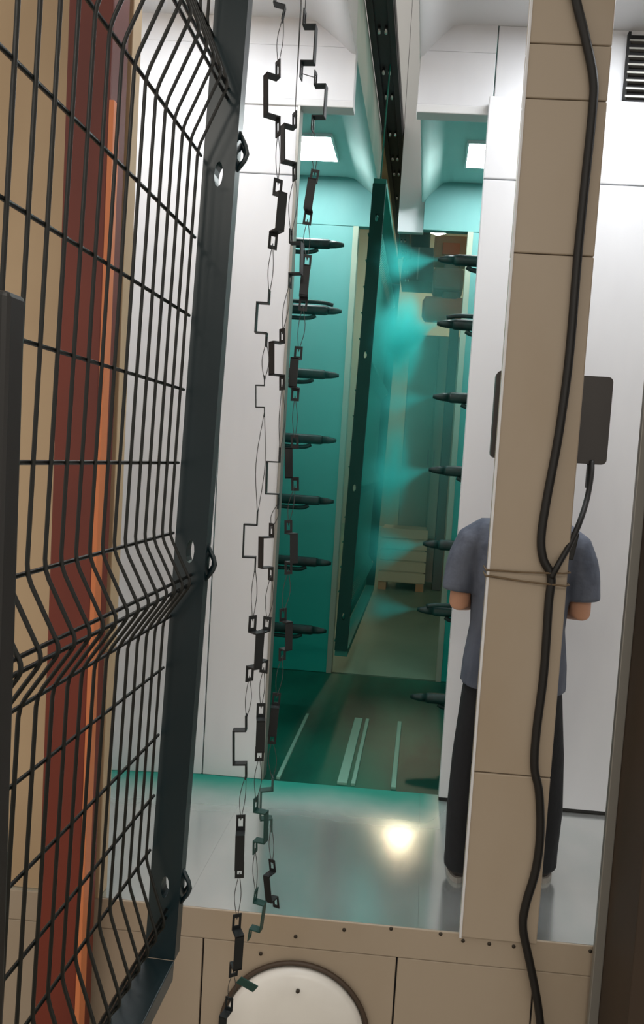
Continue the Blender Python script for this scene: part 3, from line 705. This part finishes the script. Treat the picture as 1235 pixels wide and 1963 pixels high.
ell_loft(b, [((0, .155, 1.60), .008, .008), ((0, .172, 1.57), .013, .012), ((0, .158, 1.553), .012, .008)], 8)
for s in (-1, 1): ball(b, (s*.076, .06, 1.57), (.010, .02, .03))
ball(b, (0, .158, 1.522), (.024, .01, .008))
body = obj('body', b, 'skin', pr_, True); fuse(body, .0055, 4)
for s in (-1, 1):
    b = bmesh.new(); ball(b, (s*.03, .148, 1.588), (.012, .008, .007)); obj('eye', b, 'black', pr_, True)
b = bmesh.new(); ball(b, (0, .052, 1.60), (.082, .098, .098)); ball(b, (0, .02, 1.545), (.066, .07, .07))
hr = obj('hair', b, 'hair', pr_, True); fuse(hr, .008, 3)
# shirt
b = bmesh.new()
ell_loft(b, [((0, -.01, .765), .208, .16), ((0, -.01, .86), .203, .158), ((0, -.005, 1.0), .185, .142), ((0, -.02, 1.2), .195, .148), ((0, -.03, 1.32), .20, .13), ((0, -.025, 1.39), .16, .10), ((0, -.005, 1.43), .085, .08)], 24)
for s in (-1, 1):
    ell_loft(b, [((s*.08, -.02, 1.35), .07, .075), ((s*.15, -.018, 1.345), .072, .076), ((s*.198, -.02, 1.315), .070, .074), ((s*.222, -.026, 1.26), .066, .07), ((s*.23, -.03, 1.22), .066, .068), ((s*.235, -.032, 1.125), .070, .072)], 16)
sh = obj('shirt', b, 'shirt', pr_, True); fuse(sh, .009, 3)
# trousers
b = bmesh.new()
ell_loft(b, [((0, 0, .96), .162, .115), ((0, 0, .88), .168, .12), ((0, 0, .80), .16, .115)], 20)
for s in (-1, 1):
    fx, fy = SX[s]
    ell_loft(b, [((s*.080, 0, .9), .09, .105), ((s*.106, 0, .72), .092, .10), ((fx*.90, fy, .48), .078, .082), ((fx*.98, fy-.03, .28), .072, .08), ((fx*1.0, fy-.02, .10), .064, .075), ((fx, fy-.015, .045), .066, .078)], 18)
tr = obj('trousers', b, 'trouser', pr_, True); fuse(tr, .009, 3)
for s in (-1, 1):
    fx, fy = SX[s]
    b = bmesh.new()
    ell_loft(b, [((fx, fy-.075, .045), .034, .030), ((fx, fy-.05, .05), .042, .036), ((fx+s*.005, fy+.03, .048), .043, .034), ((fx+s*.012, fy+.11, .038), .047, .026), ((fx+s*.014, fy+.165, .034), .036, .018)], 16)
    so = obj('shoe', b, 'shoe', pr_, True); fuse(so, .006, 3)
    b = bmesh.new()
    n = 20; ring = [(fx+s*.008+.047*math.cos(2*PI*j/n), fy+.045+.128*math.sin(2*PI*j/n)) for j in range(n)]
    lo = [b.verts.new((x, y, .0)) for x, y in ring]; hi = [b.verts.new((x, y, .02)) for x, y in ring]
    for j in range(n): b.faces.new((lo[j], lo[(j+1) % n], hi[(j+1) % n], hi[j]))
    b.faces.new(lo[::-1]); b.faces.new(hi); obj('sole', b, 'sole', so)

# black post at the left edge of the view
p = atY(24, 900, 0.50); q = atY(24, 562, 0.50)
e = empty('black_post', (p.x-.018, 0.50, 0)); tag(e, 'black post with flat top at the far left edge', 'post')
obj('shaft', B(-.018, .018, -.012, .012, .01, q.z, bev=.004), 'black', e); obj('foot', B(-.05, .05, -.06, .06, 0, .01), 'black', e)
